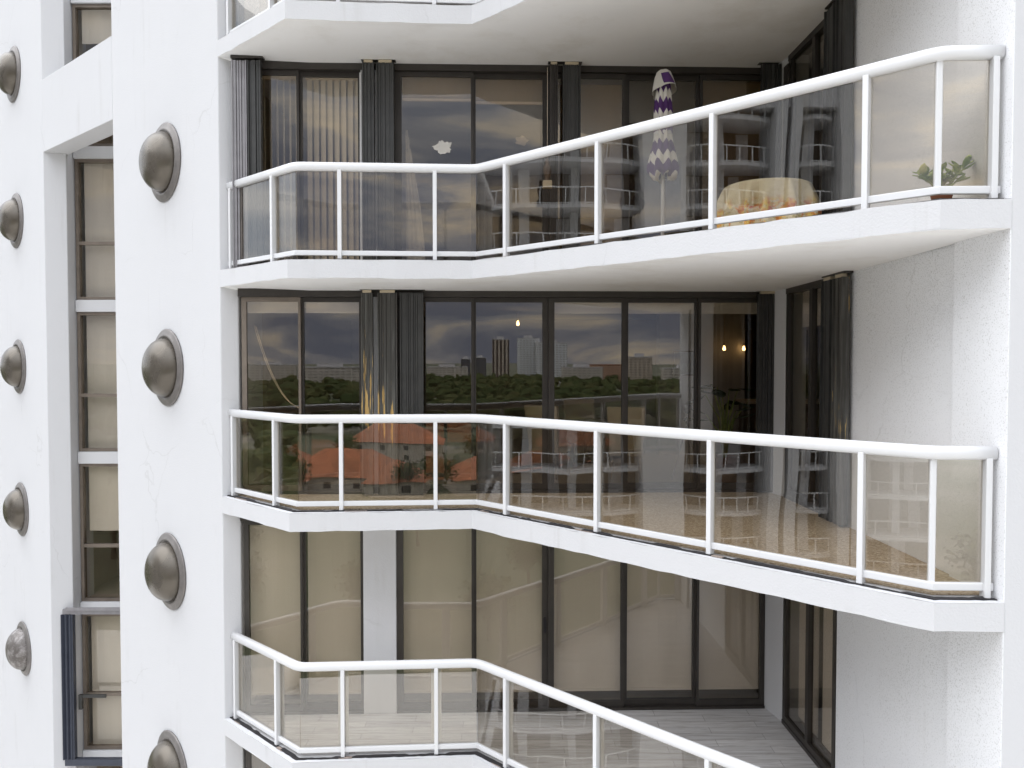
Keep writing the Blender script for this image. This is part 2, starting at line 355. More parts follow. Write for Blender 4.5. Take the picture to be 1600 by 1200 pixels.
# balcony slabs, soffits, interiors, windows for every floor
def soffit_mesh(b, z):
    bk = [wp(-3.40, -.02), wp(-2.5, -.02), wp(-.44, -.02), wp(2.9, -.02), wp(3.42, -.02)]
    n = 5
    vs = [(x_, y_, z-.20) for x_, y_ in P] + [(x_, y_, z-.245) for x_, y_ in bk] + [(x_, y_, z) for x_, y_ in P] + [(x_, y_, z) for x_, y_ in bk]
    fs = []; mi = []
    for i in range(4):
        b.add([vs[i], vs[i+1], vs[n+i+1], vs[n+i]], [(0, 3, 2, 1)], False, 1)
        b.add([vs[2*n+i], vs[2*n+i+1], vs[3*n+i+1], vs[3*n+i]], [(0, 1, 2, 3)], False, 0)
    b.add([vs[0], vs[n], vs[3*n], vs[2*n]], [(0, 1, 2, 3)], False, 0); b.add([vs[4], vs[n+4], vs[3*n+4], vs[2*n+4]], [(0, 3, 2, 1)], False, 0)
    # wavy plastered edge band
    pts = []
    for i in range(4):
        a, c = Vector(P[i]), Vector(P[i+1]); k = max(2, int((c-a).length/.16))
        for j in range(k): pts.append(a.lerp(c, j/k))
    pts.append(Vector(P[4])); m = len(pts)
    rnd = random.Random(int(z*100))
    top = []; bot = []
    for i, p in enumerate(pts):
        jt = rnd.uniform(-.006, .004); jb = rnd.uniform(-.006, .006); q = rnd.uniform(-.004, .004) if 0 < i < m-1 else 0
        top.append((p.x-q*.7, p.y-q, z+jt)); bot.append((p.x-q*.7, p.y-q, z-.205+jb))
    b.add(top+bot, [(i, m+i, m+i+1, i+1) for i in range(m-1)], False, 0)
    inn = [(p.x+.06, p.y+.10, z-.002) for p in pts]; inb = [(p.x+.06, p.y+.10, z-.204) for p in pts]
    b.add(top+inn, [(i, i+1, m+i+1, m+i) for i in range(m-1)], False, 0)
    b.add(bot+inb, [(i, m+i, m+i+1, i+1) for i in range(m-1)], False, 1)
def winframe(b, i0, i1, z0, z1, off, t0, t1):
    s0, s1 = MUL[i0], MUL[i1]
    for (a, c) in ((s0, s0+t0), (s1-t1, s1)): b.seg(wp(a, off), wp(c, off), z0, z1, .045)
    b.seg(wp(s0+t0, off), wp(s1-t1, off), z0, z0+.075, .045); b.seg(wp(s0+t0, off), wp(s1-t1, off), z1-.055, z1, .045)
PAN = [(0, 1, .060, .030), (1, 2, .030, .045), (3, 4, .085, .030), (4, 5, .030, .075), (5, 6, .075, .045), (6, 7, .045, .035), (7, 8, .035, .060)]
for li, z in enumerate(LV):
    b = MB(); soffit_mesh(b, z); slab = T(b, 'slab', [M['edge'], M['soffit']])
    # broken bedding under the railing: a dark gap with flaking pieces
    rnd = random.Random(li+3); b = MB(); pts = []
    for i in range(4):
        a, d = Vector(P[i]).lerp(Vector(RL[i]), .62), Vector(P[i+1]).lerp(Vector(RL[i+1]), .62); k = int((d-a).length/.045)
        pts += [a.lerp(d, j/k) for j in range(k)]
    pts.append(Vector(P[4]).lerp(Vector(RL[4]), .62)); hs = []; h = .012
    for i in range(len(pts)):
        if rnd.random() < .22: h = rnd.choice((.001, .003, .006, .010, .015))
        hs.append(h + rnd.uniform(-.0008, .002))
    vs = []
    for p, h in zip(pts, hs):
        q = rnd.uniform(0, .012); vs += [(p.x-.006, p.y-.01-q, z+.001), (p.x-.006, p.y-.01-q, z+h), (p.x+.02, p.y+.03, z+h), (p.x+.02, p.y+.03, z+.001)]
    b.add(vs, [(4*i+j, 4*i+(j+1) % 4, 4*i+4+(j+1) % 4, 4*i+4+j) for i in range(len(pts)-1) for j in range(4)])
    T(b, 'edge_crack', M['crack'], 0, slab)
    for i in range(4):
        a, d = Vector(P[i]).lerp(Vector(RL[i]), .5), Vector(P[i+1]).lerp(Vector(RL[i+1]), .5); L = (d-a).length; t = rnd.uniform(.1, .6)
        while t < L-.3:
            l = rnd.uniform(.06, .28); b = MB(); b.seg(a.lerp(d, t/L), a.lerp(d, (t+l)/L), z+.003, z+rnd.uniform(.008, .014), .03, .010); T(b, 'loose_tile', M['flake'], 0, slab)
            t += l + rnd.uniform(.5, 2.0)
    if li in (0, 6): continue
    # finished balcony floor
    b = MB(); fl = [(x_+.02, y_+.055) for x_, y_ in RL]; b.prism(fl + [wp(3.40, -.01), wp(-3.40, -.01)], z+.003, z+.012)
    T(b, 'balcony_floor', M['floor_plank'] if li == 4 else M['floor_tan'])
    zc = z + F - .245
    # head track, sill track, windows
    b = MB(); b.seg(wp(-3.40, .05), wp(3.30, .05), zc-.075, zc+.03, .16); T(b, 'head_track', M['frame'])
    b = MB(); b.seg(wp(-3.39, .03), wp(-1.88, .03), z+.004, z+.045, .13); b.seg(wp(-1.46, .03), wp(3.25, .03), z+.004, z+.045, .13); T(b, 'sill_track', M['frame'])
    for k, (i0, i1, t0, t1) in enumerate(PAN):
        off = (.0, -.048)[k % 2]
        b = MB(); winframe(b, i0, i1, z+.047, zc-.077, off, t0, t1); wn = T(b, 'window', M['frame_light'] if (k in (0,) and li == 3) else M['frame'])
        b = MB(); b.seg(wp(MUL[i0]+t0-.01, off-.018), wp(MUL[i1]-t1+.01, off-.018), z+.11, zc-.12, .008); T(b, 'pane', M['wglass'], 0, wn)
        if li == 4 and k == 3:
            b = MB(); b.seg(wp(MUL[i1]-.055, off+.02), wp(MUL[i1]-.025, off+.02), z+1.0, z+1.2, .02); T(b, 'handle', M['crack'], 0, wn)
    b = MB(); b.seg(wp(-1.878, .03), wp(-1.463, .03), z+.012, zc+.03, .40); T(b, 'column', M['stucco'], .01)
    b = MB(); b.prism([wp(3.256), (3.34, 9.75), (3.60, 9.75), (3.60, 10.4), (3.28, 10.4)], z+.012, zc+.03); T(b, 'column', M['stucco'], .006)
    # side sliding door
    b = MB()
    for (ya, yb) in ((9.72, 9.64), (9.03, 8.95), (8.32, 8.24)): b.seg(sp_(ya, .0), sp_(yb, .0), z+.047, zc-.06, .06)
    b.seg(sp_(9.72, .01), sp_(8.24, .01), zc-.06, zc+.03, .09); b.seg(sp_(9.72, .01), sp_(8.24, .01), z+.004, z+.06, .09)
    b.seg(sp_(9.64), sp_(9.03), z+.06, z+.13, .05); b.seg(sp_(8.95), sp_(8.32), z+.06, z+.13, .05)
    sd_ = T(b, 'side_door', M['frame'])
    b = MB(); b.seg(sp_(9.65, -.025), sp_(9.02, -.025), z+.12, zc-.055, .008); b.seg(sp_(8.96, -.035), sp_(8.31, -.035), z+.12, zc-.055, .008); T(b, 'pane', M['wglass'], 0, sd_)
    # room behind
    b = MB(); b.box((-3.42, 10.4, z-.05), (7.0, 17.0, z+.006)); b.box((3.62, 8.3, z-.05), (7.0, 10.39, z+.006)); T(b, 'interior_floor', M['inner_floor'])
    b = MB(); b.box((-3.42, 10.32, zc), (7.0, 17.0, zc+.06)); b.box((3.62, 8.3, zc), (7.0, 10.31, zc+.06)); T(b, 'interior_ceiling', M['inner_light'])
    b = MB(); b.box((-3.52, 17.0, z), (7.1, 17.1, zc)); b.box((-3.52, 10.5, z), (-3.42, 17.0, zc)); b.box((7.0, 8.2, z), (7.1, 17, zc)); b.box((3.75, 8.2, z), (7.0, 8.3, zc)); T(b, 'interior_wall', M['inner_wall'])
b = MB(); b.box((-3.4, 10.3, GROUND), (3.4, 17, LV[6]-.25)); T(b, 'wall', M['stucco'])

# middle apartment partitions
b = MB(); b.box((2.75, 14.2, -1.68), (4.15, 14.35, .86)); b.box((2.6, 14.05, -1.68), (2.75, 14.35, .86)); T(b, 'interior_wall', M['inner_light'])
b = MB(); b.box((4.3, 14.5, -1.68), (4.38, 15.9, .55)); b.box((5.3, 14.5, -1.68), (5.38, 15.9, .55)); b.box((4.25, 16.9, -1.68), (5.5, 16.95, .4)); T(b, 'interior_door_case', M['inner_dark'])

# ------------------------------------------------------------------ railings
def rail_profile(w_, h, k=14):
    out_ = []
    for i in range(k):
        a = 2*math.pi*i/k; c_, s_ = math.cos(a), math.sin(a)
        out_.append((math.copysign(abs(c_)**.7, c_)*w_/2, math.copysign(abs(s_)**.7, s_)*h/2))
    return out_
POSTS = [(0, .05), (0, .70), (1, .243), (1, .768), (2, .101), (2, .365), (2, .626), (2, .895), (3, .872)]
def fillet(path, r, k=5):
    o = [Vector(path[0])]
    for a, p, c in zip(path[:-2], path[1:-1], path[2:]):
        a, p, c = Vector(a), Vector(p), Vector(c); q0 = p+(a-p).normalized()*r; q1 = p+(c-p).normalized()*r
        for i in range(k+1): t = i/k; o.append(q0*(1-t)**2 + p*2*t*(1-t) + q1*t*t)
    return o + [Vector(path[-1])]
def railing(z, label, inner=False):
    r = empty('balcony_railing', (-.4, 9.0, z), label, 'railing', 'white balcony railings with bronze glass')
    b = MB(); b.sweep(fillet(RL, .10), rail_profile(.088, .098), z+1.035); o = put(b.build('top_rail', M['rail']), r)
    for p in o.data.polygons: p.use_smooth = len(p.vertices) == 4
    b = MB(); b.sweep(RL, [(-.02, 0), (.02, 0), (.02, .055), (-.02, .055)], z+.055); put(b.build('bottom_rail', M['rail'], bevel=.005), r)
    cuts = {0: [0], 1: [0], 2: [0], 3: [0]}
    for s, t in POSTS:
        a, c = Vector(RL[s]), Vector(RL[s+1]); d = (c-a).normalized(); p = a.lerp(c, t)
        b = MB(); b.seg(p-d*.022, p+d*.022, z+.008, z+1.0, .03, .042)
        put(b.build('post', M['rail'], bevel=.004), r); cuts[s].append(t)
        if inner:
            b = MB(); b.seg(p-d*.058, p+d*.058, z+.012, z+.99, .046, -.034); put(b.build('post_plate', M['rail']), r)
    p = Vector(RL[3])
    b = MB(); b.seg(p-Vector((.020, -.008)), p+Vector((.020, .008)), z+.10, z+1.0, .045, -.004); put(b.build('post', M['rail'], bevel=.004), r)
    for s in range(4):
        a, c = Vector(RL[s]), Vector(RL[s+1]); cs = sorted(cuts[s] + [1]); L = (c-a).length
        for t0, t1 in zip(cs[:-1], cs[1:]):
            if (t1-t0)*L < .12: continue
            e0 = .024 if (s == 3 and t0 == 0) else .004; e1 = .024 if (s == 2 and t1 == 1) else .004
            p, q = a.lerp(c, t0+e0/L), a.lerp(c, t1-e1/L)
            b = MB(); b.seg(p, q, z+.10, z+.995, .018, -.008); put(b.build('glass_panel', M['rglass']), r)
railing(3.91, 'white balcony railing at the very top, only its foot in view')
railing(1.11, 'white balcony railing in front of the closed purple umbrella and clothed table')
railing(-1.69, 'white balcony railing of the middle balcony with tan floor and indoor chairs behind')
railing(-4.49, 'lowest white balcony railing, in front of beige blinds and grey plank floor', True)

# ------------------------------------------------------------------ accordion shutters
def stack(name_label, segs, z, mat, root_xy, tops=True, depth=.11, n=6, base=.06, wallf=wp, group='folded accordion shutters'):
    zc = z + F - .25
    r = empty('accordion_shutter', (root_xy[0], root_xy[1], z), name_label, 'shutter', group)
    for si, (s0, s1, m) in enumerate(segs):
        b = MB(); rnd = random.Random(int(s0*1000))
        b.seg(wallf(s0, base+depth*.9), wallf(s1, base+depth*.9), z+.03, zc-.03, .05)
        x_ = s0
        while x_ < s1-.012:      # rigid folded blades: ribs of uneven width and projection
            w_ = min(s1-x_, rnd.choice((.014, .02, .034, .05))); q = rnd.uniform(.008, .026)
            b.seg(wallf(x_, base+depth*.9+q), wallf(x_+w_, base+depth*.9+q), z+.03, zc-.03, .03)
            x_ += w_ + rnd.choice((.004, .006, .012))
        for e_ in (s0, s1-.014): b.seg(wallf(e_, base+depth*.9), wallf(e_+.014, base+depth*.9), z+.03, zc-.03, -.001, .034)
        put(b.build('slats', m), r)
        if tops:
            b = MB(); e_ = (s1-s0)*.12; b.seg(wallf(s0+e_, base+depth+.01), wallf(s1-e_, base+depth+.01), zc-.028, zc+.004, .05); put(b.build('roller_carrier', M['tan']), r)
    s_a, s_b = segs[0][0], segs[-1][1]
    b = MB(); b.seg(wallf(s_a-.02, base+depth*.5+.05), wallf(s_b+.02, base+depth*.5+.05), zc+.006, zc+.04, .09); put(b.build('track', M['frame']), r)
    return r
stack('grey and black folded shutter at the left end of the top balcony', [(-3.40, -3.22, M['greyshut']), (-3.21, -3.05, M['dark'])], 1.11, None, wp(-3.2), False, .14)
stack('black folded shutter beside vertical blinds on the top balcony', [(-1.83, -1.69, M['dark']), (-1.66, -1.45, M['dark'])], 1.11, None, wp(-1.65))
stack('black folded shutter left of the closed umbrella on the top balcony', [(.46, .56, M['frame']), (.62, .84, M['dark'])], 1.11, None, wp(.6))
stack('peeling yellowed folded shutter between the left windows of the middle balcony', [(-1.86, -1.72, M['peel']), (-1.66, -1.42, M['peel'])], -1.69, None, wp(-1.6))
stack('dark folded shutter right of the peeling yellowed one on the middle balcony', [(-1.385, -1.10, M['dark'])], -1.69, None, wp(-1.2), False)
stack('narrow dark folded shutter at the inner corner of the middle balcony', [(3.08, 3.31, M['dark'])], -1.69, None, wp(3.15), True, .09)
stack('narrow dark folded shutter at the inner corner of the top balcony', [(3.06, 3.29, M['dark'])], 1.11, None, wp(3.15), False, .22)
b = MB(); b.seg(sp_(9.80, .035), sp_(9.66, .035), 1.14, 3.56, .03); T(b, 'jamb', M['frame'])
b = MB(); b.seg(wp(-1.885, .06), wp(-1.860, .06), 1.12, 3.55, .03); T(b, 'jamb', M['rail'])
def spw(s, off): return sp_(-s, off)
stack('dark folded shutter at the side door of the middle balcony', [(-8.42, -8.20, M['dark']), (-8.14, -7.92, M['peel'])], -1.69, None, sp_(8.2), True, .08, wallf=spw, base=.02)
stack('dark folded shutter at the side door of the top balcony', [(-8.42, -8.20, M['dark']), (-8.14, -7.92, M['dark'])], 1.11, None, sp_(8.2), False, .08, wallf=spw, base=.02)

# ------------------------------------------------------------------ bubble windows
def dome_proto():
    b = MB(); fl = [(.395, .0), (.53, .0), (.535, .012), (.515, .026), (.47, .030), (.455, .045), (.43, .048), (.415, .034), (.395, .03)]
    b.lathe(fl, k=48)
    fme = b.build('flange', M['flange'])
    b = MB(); pr = []
    for i in range(15):
        a = (math.pi/2)*i/14; pr.append((max(.001, .405*math.cos(a)**.92), .035+.27*math.sin(a)))
    pr = [(.402, .0)] + pr; b.lathe(pr, k=48); dme = b.build('bubble', M['dome']); return fme, dme
fp, dp = dome_proto()
def dome(loc, label, grp, old=False):
    r = empty('dome_window', loc, label, 'dome window', grp); r.rotation_euler = (R(90), 0, R(-45))
    for i, q in enumerate((fp, dp)):
        if not q.get('used'): o = q; q['used'] = 1
        else: o = q.copy(); COL.objects.link(o)
        if old and i == 1: o.data = o.data.copy(); o.data.materials[0] = M['dome_old']
        o.parent = r
    return r
zs = [2.71, -.10, -2.93, -5.73]; dn = ['large bronze dome window left of the top balcony, topmost on the near white wall', 'large bronze dome window on the near white wall beside the middle apartment windows', 'large bronze dome window on the near white wall just below the middle balcony', 'large bronze dome window cut off by the bottom edge of the picture']
for z, l in zip(zs, dn): dome((-4.755-.003, 11.005-.003, z), l, 'large bronze dome windows')
dn2 = ['small dome window on the far left wall beside the upper dark window, topmost of its column', 'small dome window on the far left wall level with the foot of the slanting beam', 'small dome window on the far left wall, middle one of five', 'small dome window on the far left wall beside the half blinded window', 'grey weathered dome window, lowest on the far left wall']
for i, (z, l) in enumerate(zip([5.58, 2.74, -.12, -2.95, -5.74], dn2)): dome((-9.735, 15.725, z), l, 'dome windows on the far left wall', i == 4)
for k_ in ('used',):
    for q in (fp, dp):
        if k_ in q: del q[k_]

# ------------------------------------------------------------------ blinds
def blind(s0, s1, z, zb, zt, mat, label, group, off=-.17, bar=True):
    r = empty('roller_blind', (wp((s0+s1)/2, off)[0], wp((s0+s1)/2, off)[1], zb), label, 'blind', group)
    k = 14; a = [wp(s0+(s1-s0)*i/k, off+.006*math.sin(i*.9+s0*5)) for i in range(k+1)]; c = [wp(s0+(s1-s0)*i/k, off-.006+.006*math.sin(i*.9+s0*5)) for i in range(k+1)]
    b = MB(); b.prism(a + c[::-1], zb+.03, zt); put(b.build('fabric', mat), r)
    if bar: b = MB(); b.seg(wp(s0, off+.012), wp(s1, off+.012), zb, zb+.032, .028); put(b.build('bottom_bar', M['bar'] if mat not in (M['blind'],) else M['blind']), r)
cn = ['leftmost', 'second', 'first right of the white column', 'second right of the white column', 'middle right', 'second from the right', 'rightmost']
for k, (i0, i1, t0, t1) in enumerate(PAN):
    blind(MUL[i0]+.03, MUL[i1]-.02, -4.49, -4.49+.19, -4.49+2.5, M['blind'], 'lowered beige roller blind in the bottom apartment, ' + cn[k] + ' pane', 'lowered beige blinds of the bottom apartment')
zt = 1.11+2.5
blind(MUL[3]+.08, MUL[4]-.02, 1.11, 3.28, zt, M['blind_brown'], 'brown roller shade with cream bar above the white paper flower', 'part lowered shades of the top apartment')
blind(MUL[4]+.03, MUL[5]-.05, 1.11, 3.25, zt, M['blind_brown'], 'brown roller shade with cream bar just left of the black shutter at mid balcony', 'part lowered shades of the top apartment')
blind(MUL[5]+.03, MUL[6]-.03, 1.11, 1.35, zt-.10, M['blind_brown'], 'long olive brown shade left of the closed umbrella', 'long shades of the top apartment')
blind(MUL[6]+.03, MUL[7]-.03, 1.11, 1.35, zt, M['blind_dark'], 'dark brown shade behind the closed umbrella', 'long shades of the top apartment')
blind(MUL[7]+.03, MUL[8]-.03, 1.11, 1.35, zt-.04, M['blind_brown'], 'long brown shade at the inner corner of the top balcony', 'long shades of the top apartment')
for k in (0, 1, 4, 5, 6):
    i0, i1 = PAN[k][:2]
    blind(MUL[i0]+.03, MUL[i1]-.02, -1.69, .60, .82, M['blind'], 'raised cream roller blind at the head of the middle apartment, ' + cn[k] + ' pane', 'raised cream blinds of the middle apartment')
for k in (0, 1):
    i0, i1 = (0, 1) if k == 0 else (1, 2)
    r = empty('vertical_blind', (*wp(MUL[i0], -.2), 1.11), ['vertical slat blind in the dim left pane of the top balcony', 'cream vertical slat blind in the pane beside the black shutter'][k], 'blind', 'vertical blinds of the top apartment')
    b = MB(); s0, s1 = MUL[i0]+.04, MUL[i1]-.04; n_ = 8
    for i in range(n_):
        c_ = s0 + (s1-s0)*(i+.5)/n_; a_ = R(38 if k else 62); h = .045
        b.seg(wp(c_-h*math.cos(a_), -.22-h*math.sin(a_)), wp(c_+h*math.cos(a_), -.22+h*math.sin(a_)), 1.20, 3.55, .003)
    put(b.build('slats', M['vblind']), r)
    b = MB(); b.seg(wp(s0, -.19), wp(s1, -.19), 3.55, 3.61, .06); put(b.build('head_rail', M['bar']), r)
r = empty('roller_blind', (*sp_(9.3, -.2), 0.3), 'raised cream blind at the top of the side door on the middle balcony', 'blind', 'raised cream blinds of the middle apartment')
b = MB(); b.seg(sp_(9.62, -.16), sp_(9.05, -.16), .40, .82, .006); b.seg(sp_(8.93, -.16), sp_(8.34, -.16), .40, .82, .006); put(b.build('fabric', M['blind']), r)
r = empty('roller_blind', (*sp_(9.3, -.2), -4.3), 'lowered beige blind inside the side door of the bottom balcony', 'blind', 'lowered beige blinds of the bottom apartment')
b = MB(); b.seg(sp_(9.62, -.16), sp_(9.05, -.16), -4.35, -1.98, .006); b.seg(sp_(8.93, -.16), sp_(8.34, -.16), -4.35, -1.98, .006); put(b.build('fabric', M['blind']), r)
# ------------------------------------------------------------------ things on the top balcony
g = NT('chevron_canvas'); t_ = g.n('ShaderNodeTexCoord'); s_ = g.n('ShaderNodeSeparateXYZ'); g.l(t_.outputs['Object'], s_.inputs[0])
an = g.math('ARCTAN2', s_.outputs[1], s_.outputs[0]); tri = g.math('PINGPONG', g.math('MULTIPLY', an, 4.5/math.pi), .5)
vv = g.math('ADD', g.math('ADD', s_.outputs[2], g.math('MULTIPLY', tri, .13)), g.math('MULTIPLY', g.noise(5, 2), .05))
band = g.math('GREATER_THAN', g.math('FRACT', g.math('DIVIDE', vv, .235)), .44)
g.bsdf(g.mix(band, (.68, .65, .60), (.085, .035, .14)), .85, 0, None, .2); M['chevron'] = g.m
ux, uy = 1.72, 9.15
um = empty('closed_umbrella', (ux, uy, 1.12), 'closed patio umbrella with purple and white chevron stripes on the top balcony', 'umbrella')
rnd = random.Random(3)
def fold(r, z, a):
    k = min(1, max(0, (2.35-z)/.6)); return r*(1 + (.16+.16*k)*abs(math.sin(4*a+.4)) - .10 + k*.10*math.sin(3*a+1.1))
b = MB(); b.lathe([(.08, .93), (.13, .93), (.155, 1.0), (.15, 1.1), (.128, 1.22), (.10, 1.34), (.088, 1.44), (.092, 1.54), (.09, 1.72), (.082, 1.88), (.074, 2.0), (.06, 2.08)], k=80, rf=fold, zf=lambda z, a: z + (.05*abs(math.sin(4*a+.4)) + .03*math.sin(3*a))*max(0, min(1, (1.15-z)/.2))); put(b.build('canopy', M['chevron']), um).location = (0, 0, 0)
g = NT('cap_canvas'); t_ = g.n('ShaderNodeTexCoord'); s_ = g.n('ShaderNodeSeparateXYZ'); g.l(t_.outputs['Object'], s_.inputs[0])
an = g.math('ARCTAN2', s_.outputs[1], s_.outputs[0]); w1 = g.math('LESS_THAN', g.math('ABSOLUTE', g.math('ADD', g.math('ADD', an, 1.45), g.math('MULTIPLY', g.math('SUBTRACT', s_.outputs[2], 2.06), 3.0))), .46)
w2 = g.math('MULTIPLY', w1, g.math('MULTIPLY', g.math('LESS_THAN', s_.outputs[2], 2.12), g.math('GREATER_THAN', s_.outputs[2], 1.99)))
g.bsdf(g.mix(w2, (.62, .59, .54), (.085, .035, .14)), .85, 0, None, .2); M['vent'] = g.m
def capf(r, z, a): return r*(1+.30*abs(math.sin(2*a+.7))-.08+.12*math.sin(a+2))
b = MB(); b.lathe([(.125, 1.93), (.118, 1.98), (.10, 2.07), (.075, 2.14), (.04, 2.172), (.0, 2.18)], k=48, rf=capf, zf=lambda z, a: z + .05*math.sin(a+2.4)*max(0, (2.08-z)/.15)); put(b.build('top_vent', M['vent']), um).location = (0, 0, 0)
b = MB(); b.tube([(0, 0, .06), (0, 0, 2.15)], .02, 12); put(b.build('pole', M['rail']), um).location = (0, 0, 0)
b = MB(); b.lathe([(0, .10), (.04, .10), (.06, .07), (.24, .05), (.25, 0)], k=32); put(b.build('base', M['dark']), um).location = (0, 0, 0)
b = MB(); b.lathe([(.096, 1.44), (.102, 1.45), (.102, 1.47), (.096, 1.48)], k=24); put(b.build('strap', M['rail']), um).location = (0, 0, 0)

g = NT('floral_cloth'); v = g.obj(); t_ = g.n('ShaderNodeTexCoord'); s_ = g.n('ShaderNodeSeparateXYZ'); g.l(t_.outputs['Object'], s_.inputs[0])
fl = g.ramp(g.noise(7.5, 4, .6, v, .6), [(.49, (0, 0, 0)), (.56, (1, 1, 1))])
low = g.n('ShaderNodeMapRange'); low.inputs[1].default_value = .56; low.inputs[2].default_value = .46; g.l(s_.outputs[2], low.inputs[0])
col = g.mix(g.noise(16, 3), (.76, .69, .52), (.58, .50, .33)); fc = g.ramp(g.noise(11, 3, .6, v), [(.38, (.55, .13, .06)), (.5, (.72, .36, .10)), (.60, (.80, .62, .20))])
gc = g.math('MULTIPLY', g.math('GREATER_THAN', g.noise(14, 3, .6), .56), low.outputs[0])
col = g.mix(g.math('MULTIPLY', gc, .6), col, (.42, .36, .14)); g.bsdf(g.mix(g.math('MULTIPLY', fl, low.outputs[0]), col, fc), .9, 0, None, .15); M['cloth'] = g.m
tx, ty, tz = 2.72, 8.55, 1.123
tb = empty('round_table', (tx, ty, tz), 'round balcony table hidden under a floral tablecloth', 'table')
b = MB(); b.lathe([(0, .72), (.44, .72), (.445, .70), (.44, .69), (0, .69)], k=48); put(b.build('tabletop', M['inner_dark']), tb).location = (0, 0, 0)
for i in range(4):
    a = R(45+90*i); b = MB(); b.tube([(.36*math.cos(a), .36*math.sin(a), 0), (.33*math.cos(a), .33*math.sin(a), .69)], .018, 8); put(b.build('leg', M['dark']), tb).location = (0, 0, 0)
def drape(r, z, a):
    k = max(0, min(1, (.72-z)/.22)); return r + k*(.05*math.sin(13*a+.8*math.sin(3*a)) + .022*math.sin(23*a+2+math.sin(2*a)) + .03)
b = MB(); b.lathe([(0, .728), (.3, .728), (.43, .727), (.452, .715), (.456, .69)] + [(.458, .69-.055*i) for i in range(1, 11)], k=140, rf=drape)
o = b.build('tablecloth', M['cloth']); o.location = (tx, ty, tz); tag(o, 'cream tablecloth with orange and red flowers on the round balcony table', 'tablecloth')

M['terracotta'] = plain('terracotta', (.28, .12, .07), .8); M['soil'] = plain('pot_soil', (.10, .07, .06), .95, 0, .4, 40, .6, 40)
g = NT('succulent_leaf'); v = g.obj(); g.bsdf(g.mix(g.ramp(g.noise(9, 3, .5, v), [(.45, (0, 0, 0)), (.65, (1, 1, 1))]), (.30, .42, .14), (.60, .64, .26)), .45, 0, None, .4); M['succulent'] = g.m
sx, sy, sz = 3.14, 5.86, 1.123
SUC = 1.45
pl = empty('potted_succulent', (sx, sy, sz), 'small potted succulent with fleshy green leaves at the corner of the top railing', 'plant')
b = MB(); b.lathe([(0, .0), (.055, 0), (.075, .085), (.08, .10), (.072, .10), (.068, .08), (0, .08)], k=24); put(b.build('pot', M['terracotta']), pl).location = (0, 0, 0)
b = MB(); b.lathe([(.066, .085), (.055, .115), (.025, .125), (0, .125)], k=16, rf=lambda r, z, a: r*(1+.1*math.sin(5*a))); put(b.build('soil', M['soil']), pl).location = (0, 0, 0)
st = MB(); lf = MB(); rnd = random.Random(11)
def leaf(mb, p, d, L, W):
    d = Vector(d).normalized(); u = d.cross(Vector((0, 0, 1)));
    if u.length < .1: u = Vector((1, 0, 0))
    u.normalize(); n = u.cross(d); p = Vector(p); vs = []; fs = []
    prof = [(0, .10), (.3, .7), (.6, 1), (.82, .8), (1, .12)]
    for t, w_ in prof:
        for q in range(6):
            a = 2*math.pi*q/6; vs.append(p + d*L*t + u*W*w_*math.cos(a)*.5 + n*W*w_*.22*math.sin(a)*.5 - n*.0 + Vector((0, 0, .12*L*t*t)))
    for i in range(4):
        for q in range(6): fs.append((i*6+q, i*6+(q+1) % 6, (i+1)*6+(q+1) % 6, (i+1)*6+q))
    mb.add(vs, fs + [tuple(range(24, 30))], True)
for (ex, ey, ez) in ((-.13, -.02, .20), (-.085, .03, .225), (-.03, -.03, .21), (.04, .02, .19), (.10, -.02, .235), (.14, .03, .28), (-.05, .0, .17), (.06, -.03, .16), (.0, .03, .18)):
    ex, ey, ez = ex*SUC, ey*SUC, .11+(ez-.11)*1.35
    st.tube([(ex*.15, ey*.3, .11), (ex*.6, ey, .11+(ez-.11)*.6), (ex, ey, ez)], [.008, .007, .005], 7)
    for k in range(9):
        a = k*2.4+rnd.random(); e_ = rnd.uniform(-.1, .9); f = .55+.45*k/8
        leaf(lf, (ex*f, ey*f, .11+(ez-.11)*f), (math.cos(a), math.sin(a), e_), rnd.uniform(.07, .115), rnd.uniform(.036, .054))
put(st.build('stem', M['succulent']), pl).location = (0, 0, 0); put(lf.build('leaves', M['succulent']), pl).location = (0, 0, 0)

# paper flowers, drape and hanging ornament in the top apartment
M['paper'] = plain('pale_paper', (.74, .72, .68), .9)
def paper_flower(s, z, rad, label, off, mat):
    b = MB(); rnd = random.Random(int(s*77)); k = 44; pts = []
    for i in range(k):
        a = 2*math.pi*i/k; r_ = rad*(.82 + .13*math.sin(a*5+s*9) + .07*math.sin(a*13) + rnd.uniform(-.13, .10)); pts.append((r_*math.cos(a)*1.15, r_*math.sin(a)*.85))
    vs = []
    for dy in (0, .004):
        for px_, pz_ in pts: q = wp(s+px_, off-dy); vs.append((q[0], q[1], z+pz_))
    fs = [tuple(range(k)), tuple(range(2*k-1, k-1, -1))] + [(i, (i+1) % k, k+(i+1) % k, k+i) for i in range(k)]
    b.add(vs, fs); o = b.build('paper_flower', mat); tag(o, label, 'paper flower', 'paper flowers on the top apartment glass')
paper_flower(-.86, 2.66, .115, 'bright white paper flower stuck on the pane below the brown shade', -.012, M['paper'])
paper_flower(.13, 2.79, .085, 'fainter white paper flower in the pane left of the middle black shutter', -.16, M['inner_wall'])
b = MB(); k = 14
top_ = [wp(-1.40+.02*i, -.30+.02*math.sin(i*1.9)) for i in range(k)]; vs = []
for lev, (wd, zz) in enumerate(((.03, 2.95), (.06, 2.75), (.12, 2.4), (.19, 2.0), (.24, 1.5), (.26, 1.15))):
    for i in range(k):
        f = i/(k-1); q = wp(-1.36+wd*f, -.30-.03*math.sin(i*1.9+lev*.3)); vs.append((q[0], q[1], zz))
for p_ in list(vs): vs.append((p_[0], p_[1]+.006, p_[2]))
